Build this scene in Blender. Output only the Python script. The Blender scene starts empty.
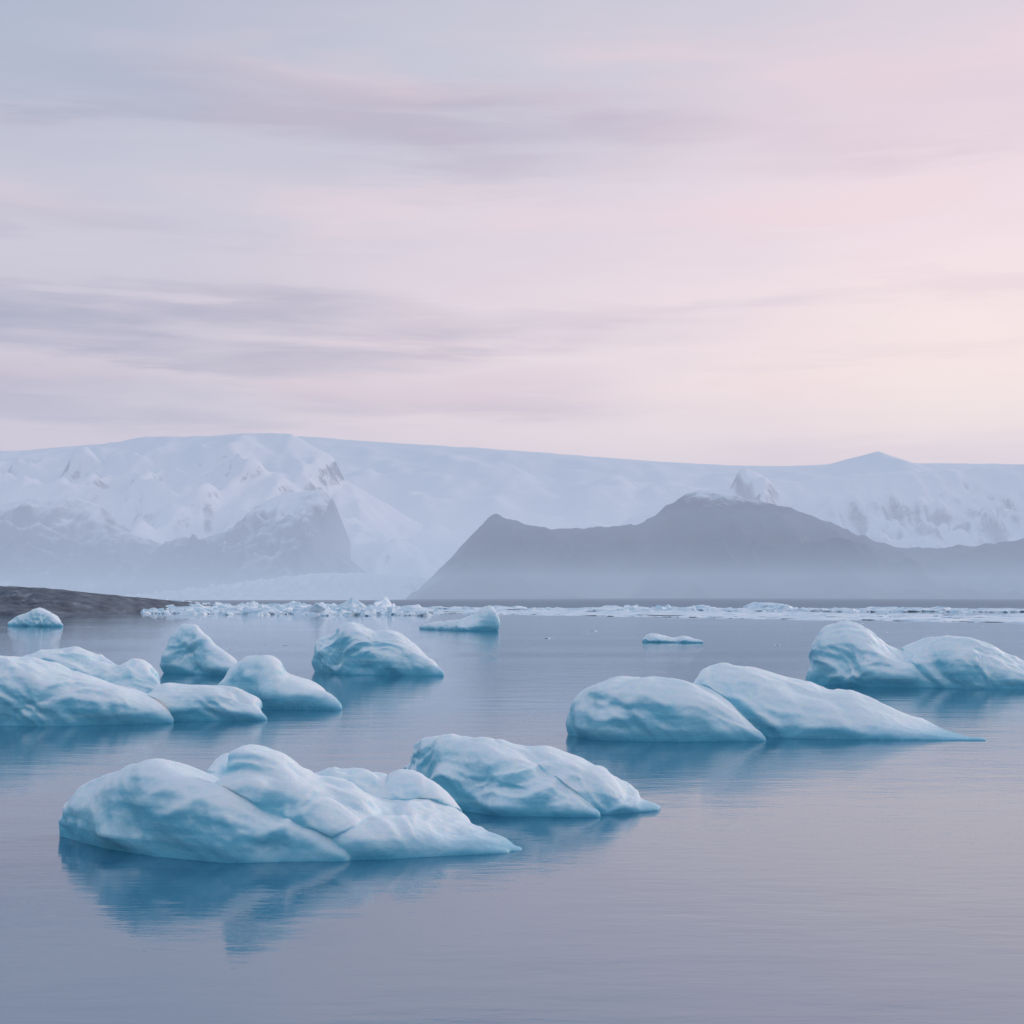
import bpy, bmesh, math, random
import numpy as np
from mathutils import Vector, noise, Matrix
random.seed(4); rng=np.random.default_rng(7)
scene=bpy.context.scene
scene.view_settings.view_transform='Standard'
scene.view_settings.look='None'
scene.view_settings.exposure=0

# ---------------------------------------------------------------- camera
CH=5.0; F=50/36*1024; TH=math.atan(92/F)
cd=bpy.data.cameras.new("camera"); cam=bpy.data.objects.new("camera",cd)
scene.collection.objects.link(cam); scene.camera=cam
cd.lens=50; cd.sensor_width=36; cd.clip_end=60000; cd.clip_start=0.1
cam.location=(0,0,CH); cam.rotation_euler=(math.pi/2+TH,0,0)

# survey helpers: photograph bearing -> world position
def ray(px,py):
    a=(px-512)/F; b=(512-py)/F
    return (a, math.cos(TH)-b*math.sin(TH), math.sin(TH)+b*math.cos(TH))
def water_pt(px,py):
    d=ray(px,py); t=-CH/d[2]; return d[0]*t,d[1]*t
def at_depth(px,py,Y):
    d=ray(px,py); t=Y/d[1]; return d[0]*t, CH+d[2]*t
def lin(r,g,b):
    f=lambda c:(c/255/12.92) if c/255<=0.04045 else ((c/255+0.055)/1.055)**2.4
    return (f(r),f(g),f(b),1)

# ---------------------------------------------------------------- node helper
class N:
    def __init__(s,nt): s.nt=nt
    def n(s,t,**k):
        x=s.nt.nodes.new(t)
        for a,b in k.items(): setattr(x,a,b)
        return x
    def put(s,sock,v):
        if isinstance(v,bpy.types.NodeSocket): s.nt.links.new(v,sock)
        elif v is not None: sock.default_value=v
    def m(s,op,a,b=None,c=None,clamp=False):
        x=s.n('ShaderNodeMath',operation=op); x.use_clamp=clamp
        s.put(x.inputs[0],a); s.put(x.inputs[1],b)
        if c is not None: s.put(x.inputs[2],c)
        return x.outputs[0]
    def mr(s,v,x0,x1,y0=0,y1=1):
        x=s.n('ShaderNodeMapRange',interpolation_type='SMOOTHSTEP'); s.put(x.inputs[0],v)
        for i,q in enumerate((x0,x1,y0,y1)): s.put(x.inputs[i+1],q)
        return x.outputs[0]
    def mix(s,f,a,b,bt='MIX'):
        x=s.n('ShaderNodeMix',data_type='RGBA',blend_type=bt)
        s.put(x.inputs[0],f); s.put(x.inputs[6],a); s.put(x.inputs[7],b)
        return x.outputs[2]
    def ramp(s,f,els,interp='LINEAR'):
        x=s.n('ShaderNodeValToRGB'); r=x.color_ramp; r.interpolation=interp
        els=sorted(els,key=lambda e:e[0])
        fix=lambda c:(c,c,c,1) if isinstance(c,(int,float)) else tuple(c)
        r.elements[0].position=els[0][0]; r.elements[0].color=fix(els[0][1])
        r.elements[1].position=els[-1][0]; r.elements[1].color=fix(els[-1][1])
        for p_,c_ in els[1:-1]:
            e=r.elements.new(p_); e.color=fix(c_)
        s.put(x.inputs[0],f); return x.outputs[0]
    def noise(s,vec,scale,detail=4,rough=0.5,dist=0):
        x=s.n('ShaderNodeTexNoise'); s.put(x.inputs['Vector'],vec)
        x.inputs['Scale'].default_value=scale; x.inputs['Detail'].default_value=detail
        x.inputs['Roughness'].default_value=rough; x.inputs['Distortion'].default_value=dist
        return x.outputs[0]
    def mapping(s,vec,scale=(1,1,1),rot=(0,0,0),loc=(0,0,0)):
        x=s.n('ShaderNodeMapping'); s.put(x.inputs[0],vec)
        x.inputs['Scale'].default_value=scale; x.inputs['Rotation'].default_value=rot
        x.inputs['Location'].default_value=loc
        return x.outputs[0]
def newmat(name):
    m=bpy.data.materials.new(name); m.use_nodes=True; m.node_tree.nodes.clear()
    h=N(m.node_tree); out=h.n('ShaderNodeOutputMaterial'); return m,h,out

# ---------------------------------------------------------------- sky
SUN_EL=math.radians(16); SUN_AZ=math.radians(48)   # azimuth from +Y towards +X
w=bpy.data.worlds.new("World"); scene.world=w; w.use_nodes=True
w.node_tree.nodes.clear(); h=N(w.node_tree)
out=h.n('ShaderNodeOutputWorld'); bg=h.n('ShaderNodeBackground')
tc=h.n('ShaderNodeTexCoord').outputs['Generated']
sep=h.n('ShaderNodeSeparateXYZ'); h.put(sep.inputs[0],tc)
X,Y,Z=sep.outputs
hor=h.m('SQRT',h.m('ADD',h.m('MULTIPLY',X,X),h.m('ADD',h.m('MULTIPLY',Y,Y),1e-6)))
el=h.m('DIVIDE',Z,hor)            # tan elevation
az=h.m('ARCTAN2',X,Y)
def P(py): return (604-py)/F/1.2
wn=h.noise(h.mapping(tc,(3,3,14)),1.6,3,0.55)
fib=h.noise(h.mapping(tc,(2.6,2.6,28),(0.03,0.06,0)),2.6,6,0.58,0.3)
lowf=h.noise(h.mapping(tc,(5,5,22),(0,0.03,0),(2.3,0.4,1.1)),1.0,3,0.5)
wob=h.m('SUBTRACT',wn,0.5); wof=h.m('SUBTRACT',fib,0.5)
azn=h.m('MULTIPLY_ADD',wob,0.25,az)
eb=h.m('DIVIDE',h.m('MULTIPLY_ADD',wob,0.03,el),1.2,clamp=True)
left=h.ramp(eb,[(0,lin(200,196,211)),(P(440),lin(208,200,213)),(P(380),lin(206,200,214)),(P(250),lin(204,201,216)),(P(150),lin(192,195,212)),(P(0),lin(172,183,204)),(0.42,lin(108,141,182)),(1,lin(152,178,210))])
mid=h.ramp(eb,[(0,lin(232,213,218)),(P(440),lin(239,220,222)),(P(350),lin(235,219,225)),(P(200),lin(219,211,223)),(P(100),lin(207,204,218)),(P(0),lin(199,200,215)),(0.48,lin(168,186,212)),(1,lin(166,190,218))])
right=h.ramp(eb,[(0,lin(245,222,219)),(P(440),lin(251,232,226)),(P(360),lin(250,231,228)),(P(250),lin(242,224,229)),(P(120),lin(227,212,222)),(P(0),lin(217,207,219)),(0.48,lin(234,221,230)),(1,lin(182,198,220))])
c=h.mix(h.mr(azn,-0.36,0.04),left,mid)
c=h.mix(h.mr(azn,-0.02,0.32),c,right)
back=h.mix(h.mr(el,0,1.0),lin(196,209,225),lin(166,190,218))
c=h.mix(h.mr(h.m('ABSOLUTE',h.m('SUBTRACT',az,0.3)),0.8,2.0),c,back)
# stratus streaks: coverage against elevation, for the left, middle and right of the sky
ec=h.m('DIVIDE',h.m('MULTIPLY_ADD',wof,0.06,h.m('MULTIPLY_ADD',wob,0.035,el)),1.2,clamp=True)
cl=h.ramp(ec,[(0,.25),(P(450),.1),(P(425),.62),(P(395),.75),(P(378),.3),(P(365),.85),(P(308),.95),(P(290),.15),(P(255),.1),(P(235),.4),(P(210),.05),(P(140),.1),(P(115),.6),(P(85),.6),(P(55),.1),(P(0),.1),(.6,.4),(.75,.1),(1,.3)])
cm=h.ramp(ec,[(0,.1),(P(445),.25),(P(436),.1),(P(420),.2),(P(400),.75),(P(380),.5),(P(362),.15),(P(345),.6),(P(318),.8),(P(296),.1),(P(262),.15),(P(200),.0),(P(175),.3),(P(135),.9),(P(95),.85),(P(60),.1),(P(0),.1),(.6,.35),(1,.2)])
cr=h.ramp(ec,[(0,.3),(P(450),.4),(P(432),.1),(P(410),.05),(P(372),.05),(P(362),.35),(P(350),.05),(P(318),.1),(P(302),.5),(P(285),.05),(P(230),.15),(P(180),.0),(P(150),.45),(P(110),.3),(P(70),.05),(P(0),.05),(.6,.1),(1,.2)])
s=h.mix(h.mr(azn,-0.25,0.0),cl,cm); s=h.mix(h.mr(azn,0.02,0.2),s,cr)
s=h.m('MULTIPLY',s,h.mr(lowf,0.30,0.60,0.35,1.0))
s=h.m('MULTIPLY',s,h.mr(fib,0.25,0.62,0.35,1.0))
ccol=h.mix(h.mr(azn,-0.3,0.4),lin(158,163,187),lin(207,190,206))
c=h.mix(h.m('MULTIPLY',s,0.92),c,ccol)
ep=h.m('ADD',ec,0.012)
pk=h.ramp(ep,[(0,.2),(P(440),.35),(P(400),.1),(P(365),.4),(P(340),.1),(P(275),.1),(P(225),.1),(P(200),.4),(P(180),.4),(P(150),.05),(P(80),.2),(P(40),.4),(P(0),.1),(.6,.2),(1,0)])
c=h.mix(h.m('MULTIPLY',pk,h.m('MULTIPLY',h.mr(lowf,0.38,0.62),h.mr(azn,-0.5,0.0,0.4,0.9))),c,lin(243,213,218))
sky=h.n('ShaderNodeTexSky',sky_type='NISHITA'); sky.sun_disc=False
sky.sun_elevation=SUN_EL; sky.sun_rotation=SUN_AZ; sky.air_density=1; sky.dust_density=1.5
c=h.mix(0.04,c,h.mix(1.0,sky.outputs[0],(0.08,0.08,0.08,1),'MULTIPLY'))
h.put(bg.inputs[0],c); bg.inputs[1].default_value=1.04
h.put(out.inputs[0],bg.outputs[0])

sl=bpy.data.lights.new("sun",'SUN'); sun=bpy.data.objects.new("sun",sl); scene.collection.objects.link(sun)
sl.energy=1.0; sl.angle=math.radians(14); sl.color=(1,0.9,0.87)
dv=Vector((math.sin(SUN_AZ)*math.cos(SUN_EL),math.cos(SUN_AZ)*math.cos(SUN_EL),math.sin(SUN_EL)))
sun.rotation_euler=dv.to_track_quat('Z','Y').to_euler()

# ---------------------------------------------------------------- water
m,h,out=newmat("lagoon_water")
p=h.n('ShaderNodeBsdfPrincipled'); p.inputs['Base Color'].default_value=(0.035,0.165,0.27,1)
p.inputs['Roughness'].default_value=0.025; p.inputs['IOR'].default_value=2.6
pos=h.n('ShaderNodeNewGeometry').outputs['Position']
n1=h.noise(h.mapping(pos,(0.35,1.0,1),(0,0,0.06)),3.2,4,0.58)
n2=h.noise(h.mapping(pos,(0.4,1.0,1),(0,0,-0.12)),0.55,2,0.5)
n3=h.noise(h.mapping(pos,(0.25,1.0,1)),0.03,2,0.5)
hh=h.m('ADD',h.m('MULTIPLY',h.m('MULTIPLY',n1,h.mr(n3,.35,.65,.3,1)),0.011),h.m('MULTIPLY',n2,0.020))
b=h.n('ShaderNodeBump'); b.inputs['Strength'].default_value=1; b.inputs['Distance'].default_value=1; h.put(b.inputs['Height'],hh)
h.put(p.inputs['Normal'],b.outputs[0]); h.put(out.inputs[0],p.outputs[0])
me=bpy.data.meshes.new("water"); me.from_pydata([(-25000,-3000,0),(25000,-3000,0),(25000,16000,0),(-25000,16000,0)],[],[(0,1,2,3)])
water=bpy.data.objects.new("water",me); scene.collection.objects.link(water); me.materials.append(m)

# ---------------------------------------------------------------- ice
def ice_mat(name,sc):
    m,h,out=newmat(name)
    g=h.n('ShaderNodeNewGeometry'); p=h.n('ShaderNodeBsdfPrincipled')
    pos=g.outputs['Position']; sp=h.n('ShaderNodeSeparateXYZ'); h.put(sp.inputs[0],pos)
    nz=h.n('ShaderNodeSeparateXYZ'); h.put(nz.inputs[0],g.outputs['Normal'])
    a=h.noise(h.mapping(pos,(1,1,1.6),(0.3,0.35,0)),1.3/sc,5,0.6)
    d=h.noise(pos,9/sc,6,0.66)
    strat=h.noise(h.mapping(pos,(0.4,0.4,5),(0.25,0.45,0)),1.2/sc,5,0.62)
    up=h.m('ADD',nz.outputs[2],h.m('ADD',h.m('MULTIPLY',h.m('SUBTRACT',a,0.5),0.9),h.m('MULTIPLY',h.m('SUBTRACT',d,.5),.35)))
    frost_light=h.mr(up,0.0,0.78)
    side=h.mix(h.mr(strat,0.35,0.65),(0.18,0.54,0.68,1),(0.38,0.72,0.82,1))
    col=h.mix(frost_light,side,(0.91,0.96,0.98,1))  # frosted tops also carry painted toplight; teal sides carry painted shade
    # crests tinted paler, hollows bluer
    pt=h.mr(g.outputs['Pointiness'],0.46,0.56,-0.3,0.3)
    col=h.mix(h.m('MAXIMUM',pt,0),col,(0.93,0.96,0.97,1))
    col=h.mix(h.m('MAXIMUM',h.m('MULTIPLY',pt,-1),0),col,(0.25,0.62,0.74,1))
    wet=h.mr(h.m('ADD',sp.outputs[2],h.m('MULTIPLY',h.m('SUBTRACT',a,.5),0.3*sc)),0.0,0.25*sc,0.75,0)
    col=h.mix(wet,col,(0.12,0.47,0.61,1))
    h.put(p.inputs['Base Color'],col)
    h.put(p.inputs['Roughness'],h.m('MULTIPLY_ADD',frost_light,0.25,0.36))
    p.inputs['IOR'].default_value=1.31
    p.inputs['Subsurface Weight'].default_value=0.5
    p.inputs['Subsurface Radius'].default_value=(0.25,0.6,0.9); p.inputs['Subsurface Scale'].default_value=0.15*sc
    bn=h.n('ShaderNodeBump'); bn.inputs['Strength'].default_value=0.6; bn.inputs['Distance'].default_value=0.035*sc
    h.put(bn.inputs['Height'],h.m('MULTIPLY_ADD',strat,0.6,d))
    h.put(p.inputs['Normal'],bn.outputs[0]); h.put(out.inputs[0],p.outputs[0])
    return m

def smooth_line(pts,xs,k=1):
    y=np.interp(xs,[q[0] for q in pts],[q[1] for q in pts])
    for _ in range(k):
        z=y.copy(); z[1:-1]=(y[:-2]+2*y[1:-1]+y[2:])/4; y=z
    return y
def body_mesh(bm,top,base,depth,ridge=0.45,push=0.0,pa=1.0,pb=0.8,NS=48):
    """loft a lump of ice: crest line + waterline, closed cross-sections"""
    x0,x1=top[0][0],top[-1][0]; xs=np.linspace(x0,x1,NS)
    ty=smooth_line(top,xs); by=smooth_line(base,xs)
    rings=[]; K=14
    for i,(px,t,b) in enumerate(zip(xs,ty,by)):
        u=i/(NS-1); tap=max(0.12,(1-abs(2*u-1)**3.0))
        wx,wy=water_pt(px,b); wy+=push; D=depth*tap
        yr=wy+ridge*D
        X,Zt=at_depth(px,t,yr); Zt=max(Zt,0.03)
        xf,_=at_depth(px,b,wy)
        ring=[]
        for k in range(K+1):
            ph=math.pi*k/K
            if ph<=math.pi/2: yy=wy+ridge*D*(1-abs(math.cos(ph))**pa)
            else: yy=yr+(1-ridge)*D*(abs(math.cos(ph))**pa)
            zz=Zt*max(math.sin(ph),0)**pb
            xx=xf+(X-xf)*(yy-wy)/(ridge*D) if yy<yr else X
            ring.append((xx,yy,zz))
        ring.append((X,wy+D*0.9,-0.6)); ring.append((xf,wy+D*0.1,-0.6))
        rings.append([bm.verts.new(v) for v in ring])
    n=len(rings[0])
    for a,b in zip(rings[:-1],rings[1:]):
        for k in range(n):
            bm.faces.new((a[k],a[(k+1)%n],b[(k+1)%n],b[k]))
    bm.faces.new(rings[0][::-1]); bm.faces.new(rings[-1])

def iceberg(bodies,amp=1.0,seed=0,name="iceberg",res=170,freq=1.0,smooth=10):
    bm=bmesh.new()
    for b in bodies: body_mesh(bm,**b)
    bmesh.ops.recalc_face_normals(bm,faces=bm.faces)
    me=bpy.data.meshes.new("tmp"); bm.to_mesh(me); bm.free()
    ob=bpy.data.objects.new("tmp",me); scene.collection.objects.link(ob)
    co=np.empty(len(me.vertices)*3); me.vertices.foreach_get('co',co); co=co.reshape(-1,3)
    W=np.ptp(co[:,0]); Hb=co[:,2].max()
    r=ob.modifiers.new('r','REMESH'); r.mode='VOXEL'; r.voxel_size=W/res; r.adaptivity=0
    s=ob.modifiers.new('s','SMOOTH'); s.iterations=smooth; s.factor=0.5
    S=Hb
    dg=bpy.context.evaluated_depsgraph_get(); dg.update()
    me2=bpy.data.meshes.new_from_object(ob.evaluated_get(dg))
    bpy.data.objects.remove(ob); bpy.data.meshes.remove(me)
    nv=len(me2.vertices); co=np.empty(nv*3); me2.vertices.foreach_get('co',co); co=co.reshape(-1,3)
    no=np.array([v.normal[:] for v in me2.vertices])
    ofs=Vector((seed*13.1,seed*7.7,seed*3.3))
    disp=np.zeros(nv)
    for i in range(nv):
        v=Vector(co[i]); q=v/S*freq
        # tilted frame so melt flutes run diagonally
        qa=Vector((q.x*0.8+q.z*0.6, q.y*0.9, (q.z-q.x*0.3)*0.9))+ofs
        big=noise.noise(qa*1.0)
        wp=Vector((noise.noise(qa*1.4+Vector((5,0,0))),noise.noise(qa*1.4),noise.noise(qa*1.4+Vector((0,7,0)))))
        wq=qa+wp*0.6
        # melt scallops: rounded cups (smooth distance) that meet in soft arrises
        d1=noise.voronoi(wq*1.15)[0]; d2=noise.voronoi(wq*2.6+wp*0.6+Vector((3,3,3)))[0]; d3=noise.voronoi(wq*6.5+Vector((1,8,3)))[0]
        sm=lambda d,k:-math.log(math.exp(-k*d[0])+math.exp(-k*d[1])+math.exp(-k*d[2]))/k
        cup=max(0,min(sm(d1,9)+0.05,0.9))**1.6; cup2=max(0,min(sm(d2,9)+0.05,0.9))**1.6; cup3=max(0,min(d3[0],0.9))**1.5
        msk=min(1,max(0,0.5+1.8*noise.noise(qa*0.8+Vector((9,1,4)))))
        fine=noise.fractal(qa*5,0.85,2.1,4)
        disp[i]=0.14*big+0.25*(cup-0.26)+0.12*(0.25+0.75*msk)*(cup2-0.26)+0.02*msk*(cup3-.3)+0.010*fine
    env=np.clip(1.1-0.45*np.clip(no[:,2],0,1),0.2,1)
    low=np.clip((co[:,2]/S)*5+0.25,0.1,1)
    co=co+no*((disp/freq**0.5+0.015)*env*low*S*amp)[:,None]
    me2.vertices.foreach_set('co',co.ravel()); me2.update()
    for p_ in me2.polygons: p_.use_smooth=True
    me2.name=name; o=bpy.data.objects.new(name,me2); scene.collection.objects.link(o)
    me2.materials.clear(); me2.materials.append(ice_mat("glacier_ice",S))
    c0=Vector((co[:,0].mean(),co[:,1].mean(),0)); me2.transform(Matrix.Translation(-c0)); o.location=c0
    return o

def B(top,base,depth,**k): return dict(top=top,base=base,depth=depth,**k)
# front
iceberg([
 B([(62,830),(67,808),(80,785),(98,771),(128,767),(160,767),(195,776),(225,788),(255,800),(285,812),(315,830),(350,858)],
   [(62,836),(100,846),(160,857),(225,863),(350,861)],2.6,ridge=0.5,pb=0.55),
 B([(205,800),(222,776),(234,748),(248,740),(268,744),(285,752),(298,764),(318,777),(345,786),(385,803),(425,808),(455,816),(490,832),(523,850)],
   [(205,858),(300,861),(400,858),(470,856),(523,852)],2.9,ridge=0.62,push=0.2,pb=0.95),
 B([(285,800),(302,771),(330,767),(362,771),(385,787),(398,784),(412,781),(430,793),(455,822)],
   [(285,852),(455,852)],2.2,ridge=0.5,push=1.6,pb=0.8),
 B([(212,780),(220,761),(231,756),(244,780)],[(212,850),(244,850)],1.0,push=1.8,NS=14),
 B([(245,830),(272,803),(300,790),(328,797),(352,812),(395,845)],[(245,862),(395,860)],1.6,ridge=0.6,push=0.25,pb=0.8),
 B([(300,850),(345,826),(385,813),(420,820),(455,832),(485,842),(508,852)],[(300,862),(400,860),(508,854)],1.6,ridge=0.6,push=0.15,pb=0.8),
],seed=1,res=260,freq=1.15)
# centre
iceberg([
 B([(401,780),(410,758),(425,743),(445,736),(480,740),(515,752),(550,772),(580,798),(600,812)],
   [(401,792),(440,808),(500,816),(600,817)],3.2,ridge=0.5,pb=0.7),
 B([(465,765),(500,741),(540,746),(575,756),(605,769),(622,785),(638,803),(658,808)],
   [(465,812),(560,815),(610,816),(658,812)],2.8,ridge=0.55,push=0.25,pb=0.8),
],seed=12,res=210,freq=1.15)
# right middle pair
iceberg([
 B([(569,715),(574,696),(588,684),(615,680),(655,681),(690,684),(712,692),(735,708),(755,728),(766,739)],
   [(569,735),(600,740),(680,742),(766,741)],4.6,ridge=0.5,pb=0.5),
 B([(690,690),(702,672),(722,663),(750,667),(790,678),(840,694),(880,708),(915,721),(945,732),(985,741)],
   [(690,736),(760,739),(860,741),(985,742)],6.0,ridge=0.55,push=0.6,pb=0.95),
],seed=3,res=240,amp=.9,smooth=6)
# right far
iceberg([
 B([(807,682),(815,655),(826,630),(845,626),(870,634),(895,648),(915,659),(940,678),(955,686)],
   [(807,684),(870,687),(955,688)],7,ridge=0.5,pb=0.7),
 B([(880,675),(905,652),(935,637),(968,636),(995,649),(1020,662),(1045,678),(1062,687)],
   [(880,686),(960,689),(1062,689)],7,ridge=0.5,push=0.3,pb=0.7),
],seed=4,res=200,freq=1.1,smooth=7)
# middle small
iceberg([
 B([(315,662),(321,645),(336,627),(352,624),(372,633),(395,632),(412,641),(428,656),(444,672)],
   [(315,672),(350,675),(444,676)],7,ridge=0.5,pb=0.7)],seed=5,res=160,freq=1.1,smooth=7)
# left pinnacle + its low part
iceberg([
 B([(165,666),(171,640),(182,624),(197,624),(212,640),(228,655),(245,672)],
   [(165,676),(245,680)],5,ridge=0.5,push=4,pb=0.85),
 B([(215,685),(232,668),(250,657),(268,659),(282,676),(305,682),(322,688),(340,706)],
   [(215,706),(270,709),(340,710)],4.5,ridge=0.5,pb=0.8),
],seed=6,res=180,amp=.9,smooth=6)
# left long
iceberg([
 B([(-60,668),(-30,660),(0,656),(30,658),(62,670),(95,679),(125,690),(150,702),(172,720)],
   [(-60,726),(60,726),(172,723)],4.5,ridge=0.5,pb=0.7),
 B([(20,664),(40,650),(75,650),(105,660),(118,668),(135,663),(150,667),(162,684),(170,700)],
   [(20,716),(170,716)],4.5,ridge=0.5,push=2.5,pb=0.8),
 B([(135,704),(165,687),(200,686),(232,689),(252,701),(266,717)],
   [(135,722),(200,721),(266,720)],2.8,ridge=0.5,pb=0.6),
],seed=7,res=240,freq=1.2,smooth=8)
# far wedge with fin
iceberg([
 B([(419,626),(440,622),(460,620),(474,615),(484,607),(492,606),(498,622)],
   [(419,629),(460,631),(498,631)],14,ridge=0.5,pb=0.9)],seed=8,res=110,amp=0.5,smooth=4)
# far left small
iceberg([
 B([(8,623),(22,614),(38,608),(50,613),(62,624)],[(8,626),(62,627)],12,pb=0.8)],seed=9,res=90,amp=0.9,smooth=4)
# small growler
iceberg([
 B([(643,638),(650,633),(660,635),(672,638),(684,636),(703,641)],[(643,642),(703,643)],5,pb=0.8)],seed=10,res=80,amp=1,smooth=3)

# ---------------------------------------------------------------- brash ice floes along the far shore
m_fl,h,out=newmat("brash_ice")
p=h.n('ShaderNodeBsdfPrincipled'); g=h.n('ShaderNodeNewGeometry')
cc=h.ramp(h.noise(g.outputs['Position'],0.12,3),[(0.38,(0.55,0.72,0.82,1)),(0.6,(0.9,0.93,0.95,1))])
h.put(p.inputs['Base Color'],cc); p.inputs['Roughness'].default_value=0.6; h.put(out.inputs[0],p.outputs[0])
tb=bmesh.new(); bmesh.ops.create_icosphere(tb,subdivisions=2,radius=1)
TV=[v.co.copy() for v in tb.verts]; TF=[[v.index for v in f.verts] for f in tb.faces]; tb.free()
FV=[];FF=[]
def floe(x,y,wx,wy,hz):
    o=Vector((x*0.37,y*0.21,0)); b0=len(FV)
    for c in TV:
        k=1+0.6*noise.noise(c*1.4+o)+0.3*noise.noise(c*3.1+o)
        FV.append((x+c.x*k*wx,y+c.y*k*wy,c.z*k*hz*(1+0.9*noise.noise(Vector((c.x*2,c.y*2,x))))))
    for f in TF: FF.append([b0+i for i in f])
def strip(px0,px1,py0,py1,n,sx,sz,jit=1.2):
    for _ in range(n):
        u=random.random(); px=px0+(px1-px0)*u; py=py0+(py1-py0)*u+random.gauss(0,jit)
        py=max(py,609)
        x,y=water_pt(px,py); s=y/500
        k=random.lognormvariate(0,0.5)
        floe(x,y,sx*k*s*random.uniform(.6,2.0),sx*k*s*2,sz*s*k**0.7)
strip(140,430,611.5,613,1200,1.1,0.8,1.2)
strip(150,400,610,611,380,1.2,1.2,0.4)
strip(400,1200,611.5,624,1900,2.8,0.20,0.55)
strip(400,1200,610.5,620,700,2.4,0.32,0.7)
strip(430,1150,610,612,400,2.0,0.6,0.4)
strip(620,800,610,611,40,1.6,1.2,0.3)
for _ in range(60):
    px=random.uniform(-50,1100); py=random.uniform(618,650) ; x,y=water_pt(px,py)
    if random.random()<0.4: floe(x,y,random.uniform(.15,.6),random.uniform(.2,.6),random.uniform(.04,.1))
for px,py,wd in ((655,640,1.2),(672,641,1.6),(690,640,1.0),(665,638,.8)):
    x,y=water_pt(px,py); floe(x,y,wd,1.5,0.22)
me=bpy.data.meshes.new("ice_floes"); me.from_pydata(FV,[],FF)
me.materials.append(m_fl); o=bpy.data.objects.new("ice_floes",me); scene.collection.objects.link(o)

# ---------------------------------------------------------------- terrain
def fbm(v,o=5,H=0.9): return noise.fractal(v,H,2.1,o)
def rock_snow_mat(name,snow,rock,thr,soft=0.12,zlo=None,zhi=None,sc=0.004,zk=-0.6):
    """snow lies on gentle ground, rock shows on steep faces; optional snow line"""
    m,h,out=newmat(name)
    g=h.n('ShaderNodeNewGeometry'); p=h.n('ShaderNodeBsdfPrincipled')
    nz=h.n('ShaderNodeSeparateXYZ'); h.put(nz.inputs[0],g.outputs['Normal'])
    sp=h.n('ShaderNodeSeparateXYZ'); h.put(sp.inputs[0],g.outputs['Position'])
    a=h.noise(h.mapping(g.outputs['Position'],(1,0.5,1.5)),sc,6,0.65)
    a2=h.noise(h.mapping(g.outputs['Position'],(1,.6,.7),(0,0.5,0)),sc*6,5,0.7)
    v=h.m('ADD',nz.outputs[2],h.m('ADD',h.m('MULTIPLY',h.m('SUBTRACT',a,.5),0.9),h.m('MULTIPLY',h.m('SUBTRACT',a2,.5),0.7)))
    if zlo is not None:
        v=h.m('ADD',v,h.mr(sp.outputs[2],zlo,zhi,zk,0.05))
    rk=h.mix(a2,tuple(c*0.6 for c in rock[:3])+(1,),tuple(min(1,c*1.45) for c in rock[:3])+(1,))
    h.put(p.inputs['Base Color'],h.mix(h.mr(v,thr-soft,thr+soft),rk,snow))
    p.inputs['Roughness'].default_value=0.85; p.inputs['Specular IOR Level'].default_value=0.1
    h.put(out.inputs[0],p.outputs[0]); return m

def terrain(name,line,Yr,dfront,dback,mat,rough=0.1,NX=420,NT=90,seed=0,pw=1.3,gully=1.0,outline=0.01,bumps=()):
    x0=at_depth(line[0][0],600,Yr)[0]; x1=at_depth(line[-1][0],600,Yr)[0]
    lx=[at_depth(px,py,Yr)[0] for px,py in line]; lz=[at_depth(px,py,Yr)[1] for px,py in line]
    Hmax=max(lz); verts=[]; ts=np.linspace(0,1.25,NT)
    for t in ts:
        for i in range(NX):
            x=x0+(x1-x0)*i/(NX-1); H=float(np.interp(x,lx,lz)); A=min(1,max(0,H/Hmax)*1.8)*Hmax
            if t<=1: y=Yr-dfront*(1-t); s=t**pw
            else: y=Yr+dback*(t-1)/0.25; s=1-0.5*((t-1)/0.25)
            q=Vector((x/Hmax,y/Hmax,seed*5.0))
            wob=noise.noise(q*1.2)*0.35
            gl=1-abs(noise.noise(Vector((x/Hmax*2.6+wob,y/Hmax*1.0,seed*3.0))))*2
            gl2=1-abs(noise.noise(Vector((x/Hmax*6.5+wob*2,y/Hmax*2.2,seed*7.0))))*2
            e=4*t*(1-t) if t<1 else 0
            z=H*s+A*rough*(e*(gully*(0.9*(gl-0.6)+0.45*(gl2-.6))+fbm(q*3,5)*0.7))
            z+=A*outline*fbm(q*9,4)*min(1,t*3)
            for (bx,bt,br,bh) in bumps:
                X0=at_depth(bx,600,Yr)[0]; dx=(x-X0)/br; dt=(t-bt)/(br*1.2/dfront)
                k=dx*dx+dt*dt
                if k<6: z+=bh*math.exp(-k)*(1+0.5*gl2)
            z=z-6*(1-min(1,t*10))
            verts.append((x,y,z))
    faces=[(j*NX+i,j*NX+i+1,(j+1)*NX+i+1,(j+1)*NX+i) for j in range(NT-1) for i in range(NX-1)]
    me=bpy.data.meshes.new(name); me.from_pydata(verts,[],faces)
    for p_ in me.polygons: p_.use_smooth=True
    me.materials.append(mat); o=bpy.data.objects.new(name,me); scene.collection.objects.link(o); return o

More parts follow.
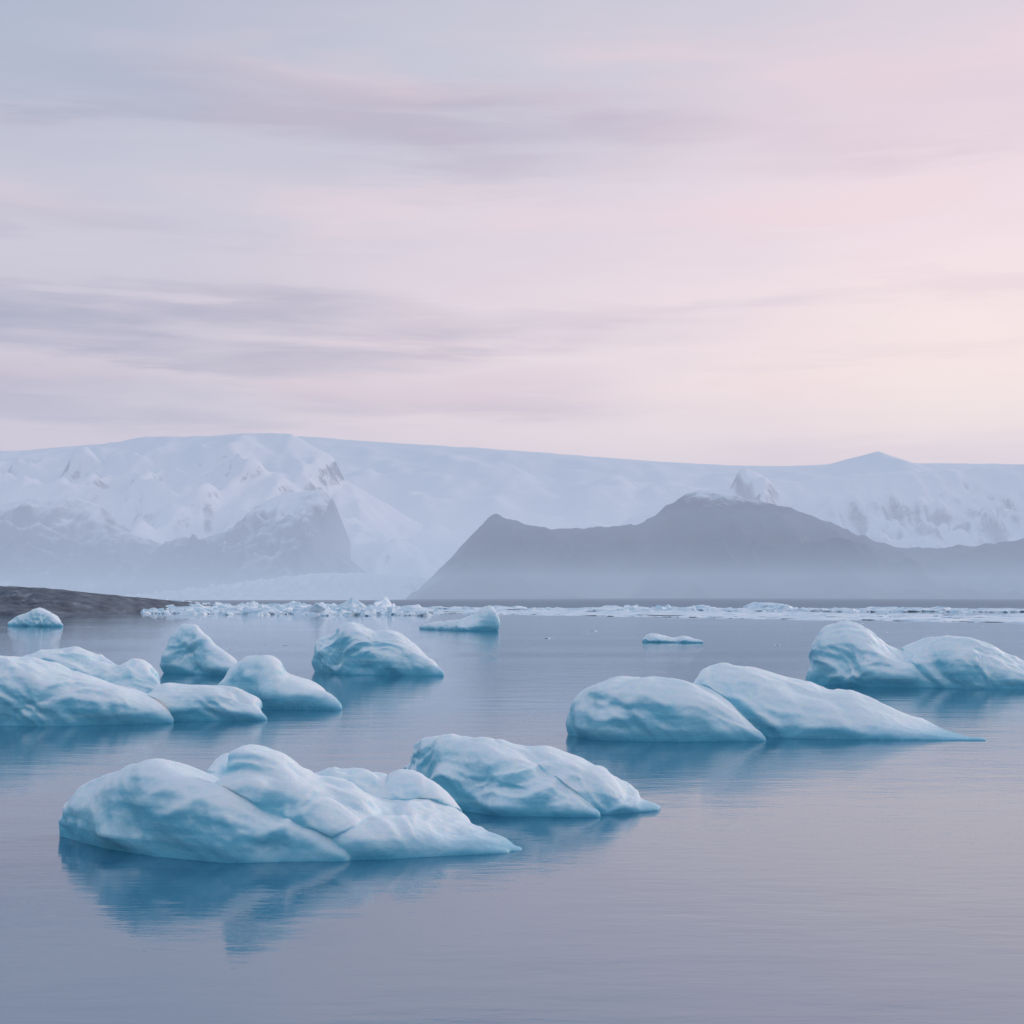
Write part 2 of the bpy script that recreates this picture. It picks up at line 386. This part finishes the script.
SNOW=(0.76,0.80,0.86,1); ROCK=(0.10,0.14,0.20,1)
m_far=rock_snow_mat("ice_cap_snow",SNOW,ROCK,-0.2)
m_mid=rock_snow_mat("snowy_rock",(0.78,0.81,0.87,1),(0.22,0.26,0.34,1),0.48,0.13)
m_right=rock_snow_mat("snowy_ridge_rock",(0.8,0.82,0.88,1),(0.24,0.27,0.35,1),0.58,0.2)
m_dark=rock_snow_mat("dark_ridge_rock",SNOW,(0.03,0.065,0.13,1),0.9,0.2,zlo=215,zhi=350)
m_low=rock_snow_mat("lower_ridge_rock",SNOW,(0.14,0.19,0.29,1),0.66,0.3,zlo=120,zhi=480,zk=-0.48)

terrain("glacier_ice_cap",[(-700,470),(-300,455),(0,452),(150,440),(300,436),(400,443),(500,449),(600,457),(700,464),(780,466),(830,464),(858,456),(878,451),(898,458),(915,463),(1024,464),(1300,470),(1700,490)],
        11000,4500,2500,m_far,rough=0.08,seed=1,outline=0.003,gully=.6,pw=0.9)
terrain("snowy_mountain",[(-600,520),(-300,475),(-100,455),(0,451),(60,449),(110,442),(150,436),(200,436),(245,433),(292,433),(315,447),(334,457),(345,480),(380,500),(430,530),(470,570),(500,602)],
        8000,3200,1500,m_mid,rough=0.14,seed=2,outline=0.008,pw=1.1,bumps=[(55,.78,60,70),(120,.75,80,110),(315,.8,60,60)])
terrain("snowy_mountain",[(560,560),(640,512),(690,492),(733,488),(737,472),(743,467),(755,471),(768,479),(800,481),(850,474),(900,471),(960,470),(1024,465),(1150,462),(1400,480),(1700,540)],
        6200,1800,1200,m_right,rough=0.18,seed=3,outline=0.012)
terrain("rocky_ridge",[(-500,530),(-200,500),(-60,508),(0,504),(30,498),(78,497),(100,505),(108,512),(128,530),(165,545),(205,538),(235,527),(262,503),(285,493),(322,489),(334,500),(334,520),(338,550),(370,575),(420,600)],
        5600,1300,900,m_low,rough=0.18,seed=4,outline=0.014,pw=1.1)
terrain("dark_mountain",[(405,603),(430,580),(442,567),(470,537),(486,519),(496,513),(508,518),(524,524),(560,529),(600,527),(640,524),(655,515),(668,504),(690,492),(715,491),(745,497),(790,508),(830,522),(870,540),(905,548),(950,547),(1000,543),(1024,538),(1100,512),(1300,470),(1600,540)],
        4200,1100,800,m_dark,rough=0.12,seed=5,outline=0.02)
terrain("glacier_tongue",[(60,604),(130,598),(200,590),(260,580),(320,573),(370,573),(420,577),(450,584),(480,597),(520,604)],
        4400,1000,600,rock_snow_mat("glacier_tongue_ice",(0.72,0.78,0.86,1),ROCK,0.2),rough=0.2,seed=6,NX=260,NT=50,pw=0.8,outline=0.04)
m_mor,h,out=newmat("moraine_gravel"); p=h.n('ShaderNodeBsdfPrincipled'); g=h.n('ShaderNodeNewGeometry')
h.put(p.inputs['Base Color'],h.ramp(h.noise(h.mapping(g.outputs['Position'],(1,.4,2)),0.12,7,0.7),[(0.35,(0.05,0.06,0.08,1)),(0.6,(0.15,0.175,0.21,1)),(0.72,(0.42,0.45,0.49,1))]))
p.inputs['Roughness'].default_value=0.95; h.put(out.inputs[0],p.outputs[0])
terrain("moraine_hill",[(-600,560),(-200,578),(-60,583),(0,586),(40,588),(70,591),(95,596),(115,602),(135,612),(165,640)],
        800,180,300,m_mor,rough=0.12,seed=8,NX=300,NT=60,pw=0.7,outline=0.03)
terrain("far_shore",[(-900,600),(0,600),(380,600),(430,599),(700,598),(1024,599),(1500,598)],
        3000,700,400,m_dark,rough=0.03,seed=9,NX=300,NT=24,pw=0.3)

# ---------------------------------------------------------------- haze (absorbing air on the far shore; its emission stands in for scattered light)
def haze(name,x,y0,y1,ztop,zb,sig,col):
    m,h,out=newmat(name+"_air")
    a=h.n('ShaderNodeVolumeAbsorption'); a.inputs[0].default_value=(0,0,0,1); a.inputs[1].default_value=sig
    e=h.n('ShaderNodeEmission'); e.inputs[0].default_value=col; e.inputs[1].default_value=sig
    s=h.n('ShaderNodeAddShader'); h.put(s.inputs[0],a.outputs[0]); h.put(s.inputs[1],e.outputs[0])
    h.put(out.inputs['Volume'],s.outputs[0])
    bm=bmesh.new(); bmesh.ops.create_cube(bm,size=1)
    for v in bm.verts:
        v.co=Vector((x*(1 if v.co.x>0 else -1), y1 if v.co.y>0 else y0, ztop if v.co.z>0 else zb))
    me=bpy.data.meshes.new(name); bm.to_mesh(me); bm.free(); me.materials.append(m)
    o=bpy.data.objects.new(name,me); scene.collection.objects.link(o)
haze("haze",22000,1400,15500,470,-31,1/8000,lin(204,207,226))
haze("haze",21000,1500,15300,260,-33,1/6000,lin(162,183,215))
haze("haze",20500,1600,15200,75,-34,1/3000,lin(168,187,213))
